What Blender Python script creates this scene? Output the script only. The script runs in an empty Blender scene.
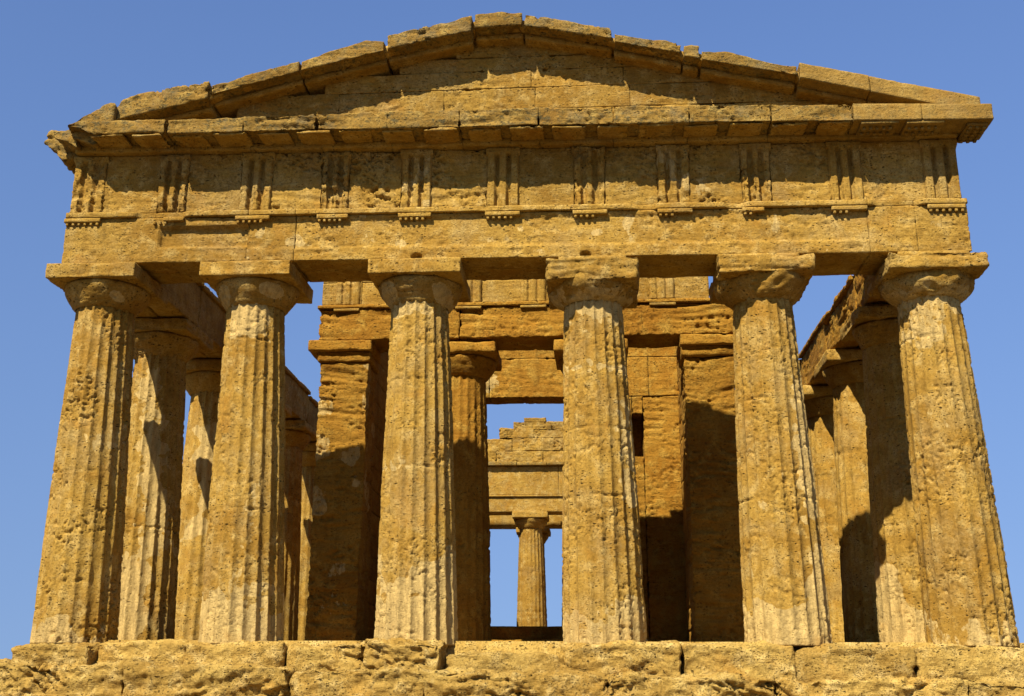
import bpy, math, random
import numpy as np
from mathutils import Vector, Matrix

# ------------------------------------------------------------------ camera, sky, sun, exposure
SC = bpy.context.scene
COL = SC.collection

cam_d = bpy.data.cameras.new('camera')
cam = bpy.data.objects.new('camera', cam_d)
COL.objects.link(cam)
SC.camera = cam
F_PX, PITCH, YAW, ROLL = 1107.36, 0.293639, 0.076607, 0.005796
cam_d.sensor_fit = 'HORIZONTAL'
cam_d.sensor_width = 36.0
cam_d.lens = F_PX / 1024 * 36.0
cam_d.clip_start = 0.1
cam_d.clip_end = 5000
_fw = Vector((-math.sin(YAW)*math.cos(PITCH), math.cos(YAW)*math.cos(PITCH), math.sin(PITCH)))
_rt = Vector((math.cos(YAW), math.sin(YAW), 0))
_up = _rt.cross(_fw)
_r2 = _rt*math.cos(ROLL) + _up*math.sin(ROLL)
_u2 = -_rt*math.sin(ROLL) + _up*math.cos(ROLL)
_m = Matrix((( _r2.x, _u2.x, -_fw.x), (_r2.y, _u2.y, -_fw.y), (_r2.z, _u2.z, -_fw.z))).to_4x4()
_m.translation = Vector((1.561, -19.558, -0.693))
cam.matrix_world = _m

SUN_DIR = Vector((0.48, 1.0, -1.34)).normalized()       # the way the light travels
world = bpy.data.worlds.new('World')
SC.world = world
world.use_nodes = True
wn = world.node_tree.nodes
wl = world.node_tree.links
wn.clear()
sky = wn.new('ShaderNodeTexSky')
sky.sky_type = 'NISHITA'
sky.sun_disc = False
sky.sun_elevation = math.asin(-SUN_DIR.z)
sky.sun_rotation = math.atan2(-SUN_DIR.x, -SUN_DIR.y)
sky.altitude = 0
sky.air_density = 1.4
sky.dust_density = 0.3
sky.ozone_density = 10.0
bg = wn.new('ShaderNodeBackground')
bg.inputs['Strength'].default_value = 0.05
wo = wn.new('ShaderNodeOutputWorld')
# a calm hazeless horizon: the sky is read a little higher than it is looked at
tcw = wn.new('ShaderNodeTexCoord')
lift = wn.new('ShaderNodeVectorMath'); lift.operation = 'MULTIPLY_ADD'
lift.inputs[1].default_value = (1, 1, .30); lift.inputs[2].default_value = (0, 0, .15)
nrm = wn.new('ShaderNodeVectorMath'); nrm.operation = 'NORMALIZE'
wl.new(tcw.outputs['Generated'], lift.inputs[0]); wl.new(lift.outputs[0], nrm.inputs[0]); wl.new(nrm.outputs[0], sky.inputs[0])
tint = wn.new('ShaderNodeMix'); tint.data_type = 'RGBA'; tint.blend_type = 'MULTIPLY'
tint.inputs['Factor'].default_value = 1.0
tint.inputs[7].default_value = (1.05, .95, 1.11, 1)
wl.new(sky.outputs[0], tint.inputs[6])
wl.new(tint.outputs[2], bg.inputs[0])
wl.new(bg.outputs[0], wo.inputs[0])

sun_d = bpy.data.lights.new('sun', 'SUN')
sun_d.energy = 5.0
sun_d.angle = math.radians(0.5)
sun_d.color = (1.0, 0.93, 0.82)
sun = bpy.data.objects.new('sun', sun_d)
COL.objects.link(sun)
sun.rotation_euler = SUN_DIR.to_track_quat('-Z', 'Y').to_euler()

SC.view_settings.view_transform = 'Standard'
SC.view_settings.look = 'None'
SC.view_settings.gamma = 1
SC.view_settings.exposure = 1.08
SC.view_settings.use_curve_mapping = False

# ------------------------------------------------------------------ noise (numpy gradient noise)
_rng = np.random.RandomState(7)
_perm = _rng.permutation(512).astype(np.int64)
_g = _rng.normal(size=(512, 3))
_g = (_g / np.linalg.norm(_g, axis=1)[:, None]).astype(np.float32)


def noise(P, seed=0):
    P = np.asarray(P, np.float32) + np.float32(seed * 17.37 % 101)
    I = np.floor(P).astype(np.int64)
    Fr = (P - I).astype(np.float32)
    U = Fr*Fr*Fr*(Fr*(Fr*6-15)+10)
    out = 0
    for dx in (0, 1):
        hx = _perm[(I[:, 0]+dx) & 511]
        wx = U[:, 0] if dx else 1-U[:, 0]
        for dy in (0, 1):
            hy = _perm[(hx+I[:, 1]+dy) & 511]
            wy = wx*(U[:, 1] if dy else 1-U[:, 1])
            for dz in (0, 1):
                g = _g[_perm[(hy+I[:, 2]+dz) & 511]]
                w = wy*(U[:, 2] if dz else 1-U[:, 2])
                out = out + w*(g[:, 0]*(Fr[:, 0]-dx)+g[:, 1]*(Fr[:, 1]-dy)+g[:, 2]*(Fr[:, 2]-dz))
    return out * 1.5


def fbm(P, octaves=3, seed=0):
    o, a, s = 0, 1.0, 1.0
    for k in range(octaves):
        o = o + a*noise(P*s, seed+k)
        a *= .5
        s *= 2.07
    return o


def sstep(a, b, x):
    t = np.clip((x-a)/(b-a), 0, 1)
    return t*t*(3-2*t)


# ------------------------------------------------------------------ mesh arrays
def grid_box(lo, hi, res):
    lo = np.array(lo, float); hi = np.array(hi, float)
    res = np.array(res if hasattr(res, '__len__') else (res,)*3, float)
    n = np.maximum(1, np.ceil((hi-lo)/res).astype(int))
    keys, quads = [], []
    M = (n+1)
    off = 0
    for ax in range(3):
        a, b = [(1, 2), (2, 0), (0, 1)][ax]
        for side in (0, 1):
            ia, ib = np.meshgrid(np.arange(n[a]+1), np.arange(n[b]+1), indexing='ij')
            idx = np.zeros(ia.shape+(3,), np.int64)
            idx[..., a] = ia; idx[..., b] = ib; idx[..., ax] = n[ax]*side
            k = (idx[..., 0]*M[1]+idx[..., 1])*M[2]+idx[..., 2]
            keys.append(k.ravel())
            L = np.arange(ia.size).reshape(ia.shape)+off
            off += ia.size
            q = np.stack([L[:-1, :-1], L[1:, :-1], L[1:, 1:], L[:-1, 1:]], -1).reshape(-1, 4)
            quads.append(q if side else q[:, ::-1])
    keys = np.concatenate(keys)
    uk, inv = np.unique(keys, return_inverse=True)
    Fq = inv[np.concatenate(quads)]
    iz = uk % M[2]; iy = (uk//M[2]) % M[1]; ix = uk//(M[1]*M[2])
    V = np.stack([ix, iy, iz], 1)/n*(hi-lo)+lo
    return V, Fq


def normals(V, Fq):
    n = np.cross(V[Fq[:, 2]]-V[Fq[:, 0]], V[Fq[:, 3]]-V[Fq[:, 1]])
    N = np.zeros_like(V)
    for c in range(3):
        w = np.repeat(n[:, c], 4)
        N[:, c] = np.bincount(Fq.ravel(), weights=w, minlength=len(V))
    return N/np.maximum(np.linalg.norm(N, axis=1), 1e-12)[:, None]


def erosion(V, amp, strata=0., pit=0., seed=0):
    d = amp*(0.9*noise(V*1.1, seed)+0.6*noise(V*3.1, seed+1)+0.4*noise(V*8.3, seed+2)) if amp else 0*V[:, 0]
    if strata:
        S = V*np.array((1.1, 1.1, 8.5))
        S[:, 2] += 1.2*noise(V*.7, seed+5)
        m = 0.35+0.9*sstep(-.25, .35, noise(V*.8, seed+9))
        d = d-strata*m*np.maximum(0, noise(S, seed+3)*1.3+.1)-.5*strata*m*np.abs(noise(S*2.3, seed+4))
    if pit:
        m = sstep(-.15, .3, noise(V*1.4, seed+11))
        d = d-pit*m*sstep(.2, .5, noise(V*np.array((9, 9, 13)), seed+6))-.6*pit*m*sstep(.25, .5, noise(V*19, seed+7))
    return d


def rough_box(lo, hi, res=.05, r=.02, amp=.012, strata=0., pit=0., seed=0, warp=None, chip=0.):
    V, Fq = grid_box(lo, hi, res)
    lo = np.array(lo, float); hi = np.array(hi, float)
    if r:
        rr = r*(.6+1.0*np.abs(noise(V*2.3, seed+21))+(chip*sstep(.1, .55, noise(V*1.3, seed+22))))
        rr = np.minimum(rr, .45*(hi-lo).min())[:, None]
        c = np.minimum(np.maximum(V, lo+rr), hi-rr)
        dv = V-c
        ln = np.linalg.norm(dv, axis=1)[:, None]
        V = np.where(ln > 1e-9, c+dv/np.maximum(ln, 1e-9)*rr, V)
    if warp:
        V = warp(V)
    N = normals(V, Fq)
    V = V+N*erosion(V, amp, strata, pit, seed)[:, None]
    return V, Fq


def poly_block(top, bot, y0, y1, res=.05, **k):
    """block whose top and bottom edges follow two x-z polylines"""
    tx, tz = zip(*top); bx, bz = zip(*bot)
    x0, x1 = tx[0], tx[-1]
    h = float(np.mean(tz)-np.mean(bz))

    def warp(V):
        t = V[:, 2]/h
        zt = np.interp(V[:, 0], tx, tz); zb = np.interp(V[:, 0], bx, bz)
        W = V.copy(); W[:, 2] = zb+t*(zt-zb)
        return W
    return rough_box((x0, y0, 0), (x1, y1, h), res, warp=warp, **k)


def join(parts):
    Vs, Fs, o = [], [], 0
    for V, Fq in parts:
        Vs.append(V); Fs.append(Fq+o); o += len(V)
    return np.concatenate(Vs), np.concatenate(Fs)


def tilt(V):
    """the whole front leans a touch: levels fall slightly towards the right"""
    W = V.copy(); W[:, 2] = W[:, 2]-.00125*W[:, 0]*W[:, 2]
    return W


# ------------------------------------------------------------------ materials
def sandstone(name, deep, mid, light, pit_amt=1.0, strata_amt=1.0, lichen=0.0, grey=0.0, med_bump=1.0, pale_col=(.52, .362, .125), bump=1.0):
    m = bpy.data.materials.new(name)
    m.use_nodes = True
    nt = m.node_tree
    N, L = nt.nodes, nt.links
    N.clear()
    out = N.new('ShaderNodeOutputMaterial')
    bs = N.new('ShaderNodeBsdfPrincipled')
    bs.inputs['Roughness'].default_value = .95
    bs.inputs['Specular IOR Level'].default_value = .12
    L.new(bs.outputs[0], out.inputs[0])
    geo = N.new('ShaderNodeNewGeometry')
    P = geo.outputs['Position']

    def mp(sc):
        v = N.new('ShaderNodeVectorMath'); v.operation = 'MULTIPLY'
        L.new(P, v.inputs[0]); v.inputs[1].default_value = sc
        return v.outputs[0]

    def nz(vec, scale, detail=4., rough=.55, dist=0.):
        n = N.new('ShaderNodeTexNoise'); n.inputs['Scale'].default_value = scale
        n.inputs['Detail'].default_value = detail; n.inputs['Roughness'].default_value = rough
        n.inputs['Distortion'].default_value = dist
        L.new(vec, n.inputs['Vector'])
        return n.outputs['Fac']

    def rng(v, a, b, c=0., d=1., smooth=True):
        n = N.new('ShaderNodeMapRange')
        if smooth: n.interpolation_type = 'SMOOTHSTEP'
        for i, x in enumerate((a, b, c, d)): n.inputs[i+1].default_value = x
        L.new(v, n.inputs[0])
        return n.outputs[0]

    def mix(f, a, b, t='MIX'):
        n = N.new('ShaderNodeMix'); n.data_type = 'RGBA'; n.blend_type = t
        if isinstance(f, float): n.inputs['Factor'].default_value = f
        else: L.new(f, n.inputs['Factor'])
        for i, x in ((6, a), (7, b)):
            if isinstance(x, tuple): n.inputs[i].default_value = (*x, 1)
            else: L.new(x, n.inputs[i])
        return n.outputs[2]

    def mul(a, b):
        n = N.new('ShaderNodeMath'); n.operation = 'MULTIPLY'
        for i, x in ((0, a), (1, b)):
            if isinstance(x, (int, float)): n.inputs[i].default_value = x
            else: L.new(x, n.inputs[i])
        return n.outputs[0]

    def add(a, b):
        n = N.new('ShaderNodeMath'); n.operation = 'ADD'
        for i, x in ((0, a), (1, b)):
            if isinstance(x, (int, float)): n.inputs[i].default_value = x
            else: L.new(x, n.inputs[i])
        return n.outputs[0]

    def attr(nm):
        a = N.new('ShaderNodeAttribute'); a.attribute_name = nm
        return a.outputs['Fac']
    Pn = mp((1, 1, 1))
    big = nz(Pn, .75, 5, .6, .4)
    med = nz(Pn, 3.6, 6, .62, .3)
    fine = nz(Pn, 21, 5, .65)
    lay = nz(mp((1.6, 1.6, 11)), 1.35, 6, .65, .7)
    c = mix(rng(big, .36, .62), deep, mid)
    c = mix(rng(med, .46, .72), c, light)
    c = mix(mul(rng(med, .50, .30), .55), c, tuple(.72*x for x in deep))
    c = mix(mul(rng(lay, .47, .33), .5*strata_amt), c, tuple(.55*x for x in deep))
    c = mix(mul(rng(lay, .56, .70), .35*strata_amt), c, light)
    # fine grain, shell bits
    c = mix(mul(rng(fine, .50, .30), .55), c, tuple(.5*x for x in deep))
    c = mix(mul(rng(fine, .58, .75), .45), c, tuple(min(1, 1.35*x) for x in light))
    # pale mortar repair
    pn = nz(Pn, 5.5, 4, .6)
    pr = N.new('ShaderNodeMath'); pr.operation = 'MULTIPLY_ADD'
    L.new(add(nz(mp((1, 1, .55)), 8, 7, .7), -.5), pr.inputs[0]); pr.inputs[1].default_value = 1.5
    L.new(attr('pale'), pr.inputs[2])
    pale = mul(mul(rng(pr.outputs[0], .42, .56), rng(attr('pale'), .02, .2)), .82)
    c = mix(pale, c, mix(rng(nz(mp((4, 4, 1)), 3, 6, .7), .35, .65), tuple(.6*x for x in pale_col), pale_col))
    isl = N.new('ShaderNodeMath'); isl.operation = 'MULTIPLY_ADD'
    L.new(geo.outputs['Random Per Island'], isl.inputs[0]); isl.inputs[1].default_value = .26; isl.inputs[2].default_value = .85
    tn = N.new('ShaderNodeVectorMath'); tn.operation = 'SCALE'
    L.new(c, tn.inputs[0]); L.new(isl.outputs[0], tn.inputs['Scale'])
    c = tn.outputs[0]
    streak = mul(rng(nz(mp((3.2, 3.2, .28)), 1.6, 5, .6, .3), .54, .70), rng(nz(Pn, .9, 3, .5), .42, .6))
    c = mix(mul(streak, .42), c, tuple(.42*x for x in deep))
    warm = rng(nz(Pn, 1.25, 4, .6, .5), .56, .7)
    c = mix(mul(warm, .35), c, tuple(a*b for a, b in zip(mid, (1.0, .80, .55))))
    if grey:
        gz = mul(rng(nz(Pn, 1.1, 6, .68, .4), .47, .64), grey)
        c = mix(gz, c, mix(rng(fine, .35, .65), kk(.36, .25, .085), kk(.56, .42, .18)))
    grit = nz(Pn, 52, 4, .7)
    c = mix(mul(rng(grit, .47, .32), .55), c, tuple(.4*x for x in deep))
    c = mix(mul(rng(grit, .56, .72), .35), c, light)
    # dark weathering crust and lichen
    crust = rng(nz(mp((1, 1, 1.6)), 7.5, 6, .7, .5), .50, .66)
    dk = attr('dark')
    c = mix(mul(dk, add(mul(crust, .75), .12)), c, (.05, .037, .014))
    if lichen:
        c = mix(mul(crust, lichen), c, (.066, .056, .022))
        grey = rng(nz(Pn, 2.3, 5, .65), .48, .66)
        c = mix(mul(grey, .5*lichen), c, (.135, .115, .06))
    # pits
    v = N.new('ShaderNodeTexVoronoi'); v.inputs['Scale'].default_value = 15
    v.inputs['Randomness'].default_value = 1
    dv = N.new('ShaderNodeVectorMath'); dv.operation = 'MULTIPLY_ADD'
    nc = N.new('ShaderNodeTexNoise'); nc.inputs['Scale'].default_value = 9
    L.new(Pn, nc.inputs['Vector'])
    L.new(nc.outputs['Color'], dv.inputs[0]); dv.inputs[1].default_value = (.12, .12, .08); L.new(mp((1, 1, 1.7)), dv.inputs[2])
    L.new(dv.outputs[0], v.inputs['Vector'])
    zone = rng(nz(Pn, 1.7, 5, .65), .40, .58)
    sepc = N.new('ShaderNodeSeparateColor'); L.new(v.outputs['Color'], sepc.inputs[0])
    rad = N.new('ShaderNodeMath'); rad.operation = 'MULTIPLY_ADD'
    pw = N.new('ShaderNodeMath'); pw.operation = 'POWER'; L.new(sepc.outputs[0], pw.inputs[0]); pw.inputs[1].default_value = 2.2
    L.new(pw.outputs[0], rad.inputs[0]); rad.inputs[1].default_value = .46; rad.inputs[2].default_value = .05
    dvd = N.new('ShaderNodeMath'); dvd.operation = 'DIVIDE'
    L.new(v.outputs['Distance'], dvd.inputs[0]); L.new(rad.outputs[0], dvd.inputs[1])
    holes = mul(rng(dvd.outputs[0], 1.0, .45), zone)
    h2 = mul(rng(nz(mp((1, 1, 1.6)), 30, 3, .6), .57, .68), rng(med, .40, .60))
    pits = mul(add(holes, mul(h2, .8)), pit_amt)
    keep = add(mul(pale, -.6), 1.)
    pits = mul(pits, keep)
    c = mix(mul(pits, .62), c, tuple(.18*x for x in deep))
    L.new(c, bs.inputs['Base Color'])
    # bump
    hgt = add(add(mul(fine, .85), mul(med, med_bump)), add(mul(lay, .9*strata_amt), mul(pits, -1.1)))
    bp = N.new('ShaderNodeBump'); bp.inputs['Strength'].default_value = .75*bump
    bp.inputs['Distance'].default_value = .035
    L.new(hgt, bp.inputs['Height'])
    L.new(bp.outputs[0], bs.inputs['Normal'])
    return m


K = .60


def kk(*c): return tuple(K*x for x in c)


DEEP, MID, LIGHT = kk(.40, .208, .026), kk(.54, .316, .052), kk(.67, .44, .118)
M_STONE = sandstone('honey_sandstone', DEEP, MID, LIGHT, 1.25, .8, grey=.28, bump=.85)
M_SHAFT = sandstone('column_sandstone', DEEP, MID, LIGHT, 1.5, .3, grey=.28, med_bump=.15, bump=.8)
M_WALL = sandstone('layered_sandstone', kk(.39, .17, .014), kk(.49, .245, .026), kk(.58, .335, .052), 1.1, .8)
M_CORN = sandstone('weathered_cornice_stone', kk(.35, .19, .03), kk(.46, .27, .05), kk(.56, .37, .09), 1.1, .6, lichen=.75)
M_CRISP = sandstone('smooth_repair_stone', kk(.37, .21, .04), kk(.45, .27, .055), kk(.52, .335, .085), .35, .4, lichen=.4)
M_STEP = sandstone('eroded_step_stone', kk(.47, .27, .048), kk(.61, .395, .09), kk(.75, .52, .165), 1.3, .6, bump=1.2)


def ground_mat():
    m = bpy.data.materials.new('dry_earth')
    m.use_nodes = True
    N, L = m.node_tree.nodes, m.node_tree.links
    bs = N['Principled BSDF']; bs.inputs['Roughness'].default_value = 1
    g = N.new('ShaderNodeNewGeometry')
    n = N.new('ShaderNodeTexNoise'); n.inputs['Scale'].default_value = .35; n.inputs['Detail'].default_value = 9
    n2 = N.new('ShaderNodeTexNoise'); n2.inputs['Scale'].default_value = 6; n2.inputs['Detail'].default_value = 8
    L.new(g.outputs['Position'], n.inputs['Vector']); L.new(g.outputs['Position'], n2.inputs['Vector'])
    r = N.new('ShaderNodeValToRGB')
    r.color_ramp.elements[0].position = .38; r.color_ramp.elements[0].color = (.06, .045, .016, 1)
    r.color_ramp.elements[1].position = .6; r.color_ramp.elements[1].color = (.14, .095, .035, 1)
    L.new(n.outputs['Fac'], r.inputs[0])
    mx = N.new('ShaderNodeMix'); mx.data_type = 'RGBA'; mx.blend_type = 'MULTIPLY'; mx.inputs['Factor'].default_value = .6
    L.new(r.outputs[0], mx.inputs[6]); L.new(n2.outputs['Color'], mx.inputs[7])
    L.new(r.outputs[0], bs.inputs['Base Color'])
    b = N.new('ShaderNodeBump'); b.inputs['Distance'].default_value = .08
    L.new(n2.outputs['Fac'], b.inputs['Height']); L.new(b.outputs[0], bs.inputs['Normal'])
    return m


# ------------------------------------------------------------------ object makers
def mk(name, VF, mat, parent=None, pale=None, dark=None, label=None):
    V, Fq = VF
    origin = np.array((V[:, 0].mean(), V[:, 1].mean(), V[:, 2].min()))
    me = bpy.data.meshes.new(name)
    nv, nf = len(V), len(Fq)
    me.vertices.add(nv)
    me.vertices.foreach_set('co', (V-origin).astype(np.float32).ravel())
    me.loops.add(nf*4)
    me.loops.foreach_set('vertex_index', Fq.astype(np.int32).ravel())
    me.polygons.add(nf)
    me.polygons.foreach_set('loop_start', np.arange(0, nf*4, 4, dtype=np.int32))
    me.polygons.foreach_set('use_smooth', np.ones(nf, bool))
    me.update(calc_edges=True)
    me.validate()
    for nm, fn in (('pale', pale), ('dark', dark)):
        if fn is not None:
            a = me.attributes.new(nm, 'FLOAT', 'POINT')
            a.data.foreach_set('value', np.clip(fn(V), 0, 1).astype(np.float32))
    me.materials.append(mat)
    o = bpy.data.objects.new(name, me)
    COL.objects.link(o)
    pw = Vector((0, 0, 0))
    p = parent
    while p is not None:
        pw += p.location
        p = p.parent
    o.location = Vector(origin)-pw
    if parent is not None: o.parent = parent
    if label: o['label'] = label
    return o


def thing(name, label, cat, loc=(0, 0, 0)):
    o = bpy.data.objects.new(name, None)
    o.empty_display_size = .5
    COL.objects.link(o)
    o.location = loc
    o['label'] = label
    o['category'] = cat
    return o


# ------------------------------------------------------------------ ground
def make_ground():
    a = np.concatenate([-np.geomspace(2500, 14, 40), np.linspace(-13, 13, 40), np.geomspace(14, 2500, 40)])
    X, Y = np.meshgrid(a, a+15, indexing='ij')
    d = np.sqrt((X/11.)**2+((Y-18)/25.)**2)
    Q = np.stack([X.ravel(), Y.ravel(), 0*X.ravel()], 1)
    Z = -2.05+(.12*noise(Q*.25, 3)+.05*noise(Q*.9, 4)).reshape(X.shape)*sstep(.9, 1.4, d)-sstep(2., 60, d)*6+1.2*noise(Q*.03, 8).reshape(X.shape)*sstep(3, 9, d)
    V = np.stack([X.ravel(), Y.ravel(), Z.ravel()], 1)
    n = len(a)
    I = np.arange(n*n).reshape(n, n)
    Fq = np.stack([I[:-1, :-1], I[1:, :-1], I[1:, 1:], I[:-1, 1:]], -1).reshape(-1, 4)
    o = mk('ground', (V, Fq), ground_mat())
    o['kind'] = 'structure'


make_ground()

# ------------------------------------------------------------------ stepped platform
platform = thing('stone_platform', 'eroded honey coloured stone steps forming the platform under the whole temple', 'platform', (0, 18, -2.05))


def course(x0, x1, y0, y1, z0, z1, length, seed, res, **k):
    rnd = random.Random(seed)
    parts = []
    x = x0
    while x < x1-.01:
        w = length*rnd.uniform(.75, 1.3)
        if x+w > x1-.6*length: w = x1-x
        dz = rnd.uniform(-.035, .012); dy = rnd.uniform(-.02, .06)
        parts.append(rough_box((x+.004, y0+dy, z0), (x+w-.004, y1, z1+dz), res, seed=seed+int(x*3) % 37, **k))
        x += w
    return parts


# front edge of the stylobate, block by block, the middle one worn down
def rocky(V, seed):
    """weathered shelly rock: tilted bedding, rounded swellings, scattered holes"""
    W = V+.10*np.stack([noise(V*1.3, seed+1), noise(V*1.3, seed+2), noise(V*1.3, seed+3)], 1)+.05*np.stack([noise(V*5, seed+1), noise(V*5, seed+2), noise(V*5, seed+3)], 1)
    bed = W[:, 2]+.22*W[:, 0]*noise(V*np.array((.3, .3, .1)), seed+9)
    B = np.stack([W[:, 0]*.8, W[:, 1]*1.2, bed*5.5], 1)
    zone = sstep(-.2, .3, noise(V*np.array((.8, .8, 1.3)), seed+10))
    d = .055*noise(W*np.array((.8, 1, 1.5)), seed)+.040*noise(W*np.array((2.2, 2.6, 3.4)), seed+4)
    d = d-(.25+.75*zone)*.06*sstep(.10, .45, noise(B, seed+5))-.04*zone*sstep(.08, .42, noise(B*2.1, seed+6))
    d = d+.034*noise(W*np.array((4.5, 5, 6.5)), seed+13)*(.7+.5*zone)+.026*noise(W*10, seed+7)*(.7+.6*zone)+.009*noise(W*21, seed+8)
    d = d-.045*zone*sstep(.27, .5, noise(V*np.array((6, 6, 9)), seed+11))-.024*sstep(.25, .45, noise(V*17, seed+12))*(.3+zone)
    return d


def rock_row(edges, tops, fronts, yb, zb, seed, res=.026, r=.06, k=1.0):
    out = []
    for i in range(len(edges)-1):
        V, Fq = rough_box((edges[i]+.002, fronts[i], zb), (edges[i+1]-.002, yb, tops[i]), res, r=r*.7, amp=0, seed=seed+i, chip=2.2)
        t = (V[:, 2]-zb)/(tops[i]-zb)
        X3 = np.stack([V[:, 0], V[:, 1], 0*V[:, 0]+seed], 1)
        V[:, 2] += t*(.05*noise(X3*np.array((1.1, .8, 1)), seed)+.035*noise(X3*np.array((3.5, 2, 1)), seed+3))
        V = V+normals(V, Fq)*(k*rocky(V, seed))[:, None]
        out.append((V, Fq))
    return out


edges = [-8.24, -6.86, -5.3, -3.62, -2.3, -.98, .95, 2.9, 4.7, 6.6, 9.0]
tops = [-.11, -.06, -.085, -.075, -.05, -.235, -.045, -.08, -.095, -.085]
fronts = [-1.10, -.86, -.91, -.92, -1.06, -.76, -1.08, -.95, -.93, -.95]
mk('step', join(rock_row(edges, tops, fronts, -.15, -.78, 50, r=.12)), M_STEP, platform)
edges = [-11.2, -8.6, -6.1, -3.4, -1.2, 1.7, 4.3, 7.2, 9.3, 11.2]
mk('step', join(rock_row(edges, [-.43, -.43, -.45, -.50, -.53, -.58, -.62, -.64, -.64], [-1.42, -1.40, -1.45, -1.40, -1.43, -1.47, -1.41, -1.44, -1.4], -.4, -1.0, 80, k=1.45)), M_STEP, platform)
mk('step', join(course(-9.9, 9.9, -1.9, -1.2, -1.52, -.98, 1.6, 31, .07, r=.05, amp=.03, strata=.04)), M_STEP, platform)
mk('step', join(course(-10.4, 10.4, -2.4, -1.7, -2.06, -1.5, 1.7, 33, .07, r=.05, amp=.03, strata=.04)), M_STEP, platform)
core = [rough_box((-8.3, -.2, -2.2), (8.6, 36.9, -.012), .5, r=.02, amp=.004, seed=3),
        rough_box((-9.3, -.6, -2.2), (9.3, 37.5, -.55), .6, r=.02, amp=.004, seed=4),
        rough_box((-9.8, -1.0, -2.2), (9.8, 38.0, -1.05), .6, r=.02, amp=.004, seed=5),
        rough_box((-10.3, -1.5, -2.2), (10.3, 38.5, -1.56), .6, r=.02, amp=.004, seed=6)]
mk('foundation', join(core), M_STEP, platform)

# ------------------------------------------------------------------ columns
H = 6.72


def shaft(xb, xt, y, z0, z1, rb, rt, seed, wear=.35, nu=200, nv=170, pit=.02, joints=(), nfl=20, rot=0.):
    u = np.arange(nu)/nu*2*math.pi
    vv = np.linspace(0, 1, nv+1)
    Uu, T = np.meshgrid(u, vv, indexing='ij')
    z = z0+T*(z1-z0)
    R = rb+(rt-rb)*T+.018*np.sin(T*math.pi)
    cx = xb+(xt-xb)*T
    ph = ((Uu+rot)/(2*math.pi)*nfl) % 1.0
    base = np.stack([cx+R*np.cos(Uu), y+R*np.sin(Uu), z], -1)
    Q = base.reshape(-1, 3)
    wv = sstep(-.35, .45, noise(Q*np.array((.9, .9, .6)), seed+1)*.9+noise(Q*2.7, seed+2)*.5).reshape(R.shape)
    depth = .068*(R/.7)*(1-.75*wear*(.3+.7*wv))
    arc = 1-(2*ph-1)**2
    e = np.minimum(ph, 1-ph)*2
    round_ar = (1-sstep(0, .13, e))*.010*(.3+wv)
    d = -depth*arc-round_ar
    ero = erosion(Q, .0025+.006*wear*wear, .003*wear, pit*(.5+wear), seed)+.008*noise(Q*np.array((.9, .9, .5)), seed+3)
    ero = ero.reshape(R.shape)
    # broken arrises
    brk = (.6*sstep(.25, .4, noise(Q*np.array((4, 4, 2)), seed+13))*(.3+wv.ravel())+.6*sstep(.22, .4, noise(Q*np.array((12, 12, 9)), seed+14))).reshape(R.shape)*np.maximum(0, 1-arc*1.3)*.022
    d = d+ero-brk
    for zj in joints:
        zz = zj+.03*noise(Q*np.array((2.5, 2.5, 0)), seed+17).reshape(R.shape)
        w = .017*(.6+1.6*np.abs(noise(Q*4, seed+18)).reshape(R.shape))
        d = d-.032*np.exp(-((z-zz)/w)**2)*(.25+1.1*sstep(-.1, .4, noise(Q*2.2, seed+19)).reshape(R.shape))
    rr = R+d
    V = np.stack([cx+rr*np.cos(Uu), y+rr*np.sin(Uu), z], -1)
    I = np.arange(nu*(nv+1)).reshape(nu, nv+1)
    J = np.roll(I, -1, 0)
    Fq = np.stack([I[:, :-1], J[:, :-1], J[:, 1:], I[:, 1:]], -1).reshape(-1, 4)
    # caps
    Vc = V.reshape(-1, 3)
    n0 = len(Vc)
    cb = np.stack([xb+.02*np.cos(u), y+.02*np.sin(u), np.full(nu, z0)], 1)
    ct = np.stack([xt+.02*np.cos(u), y+.02*np.sin(u), np.full(nu, z1)], 1)
    B = np.arange(nu)+n0; Tt = B+nu
    Fb = np.stack([np.roll(B, -1), J[:, 0], I[:, 0], B], 1)
    Ft = np.stack([Tt, I[:, -1], J[:, -1], np.roll(Tt, -1)], 1)
    return np.concatenate([Vc, cb, ct]), np.concatenate([Fq, Fb, Ft])


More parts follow.
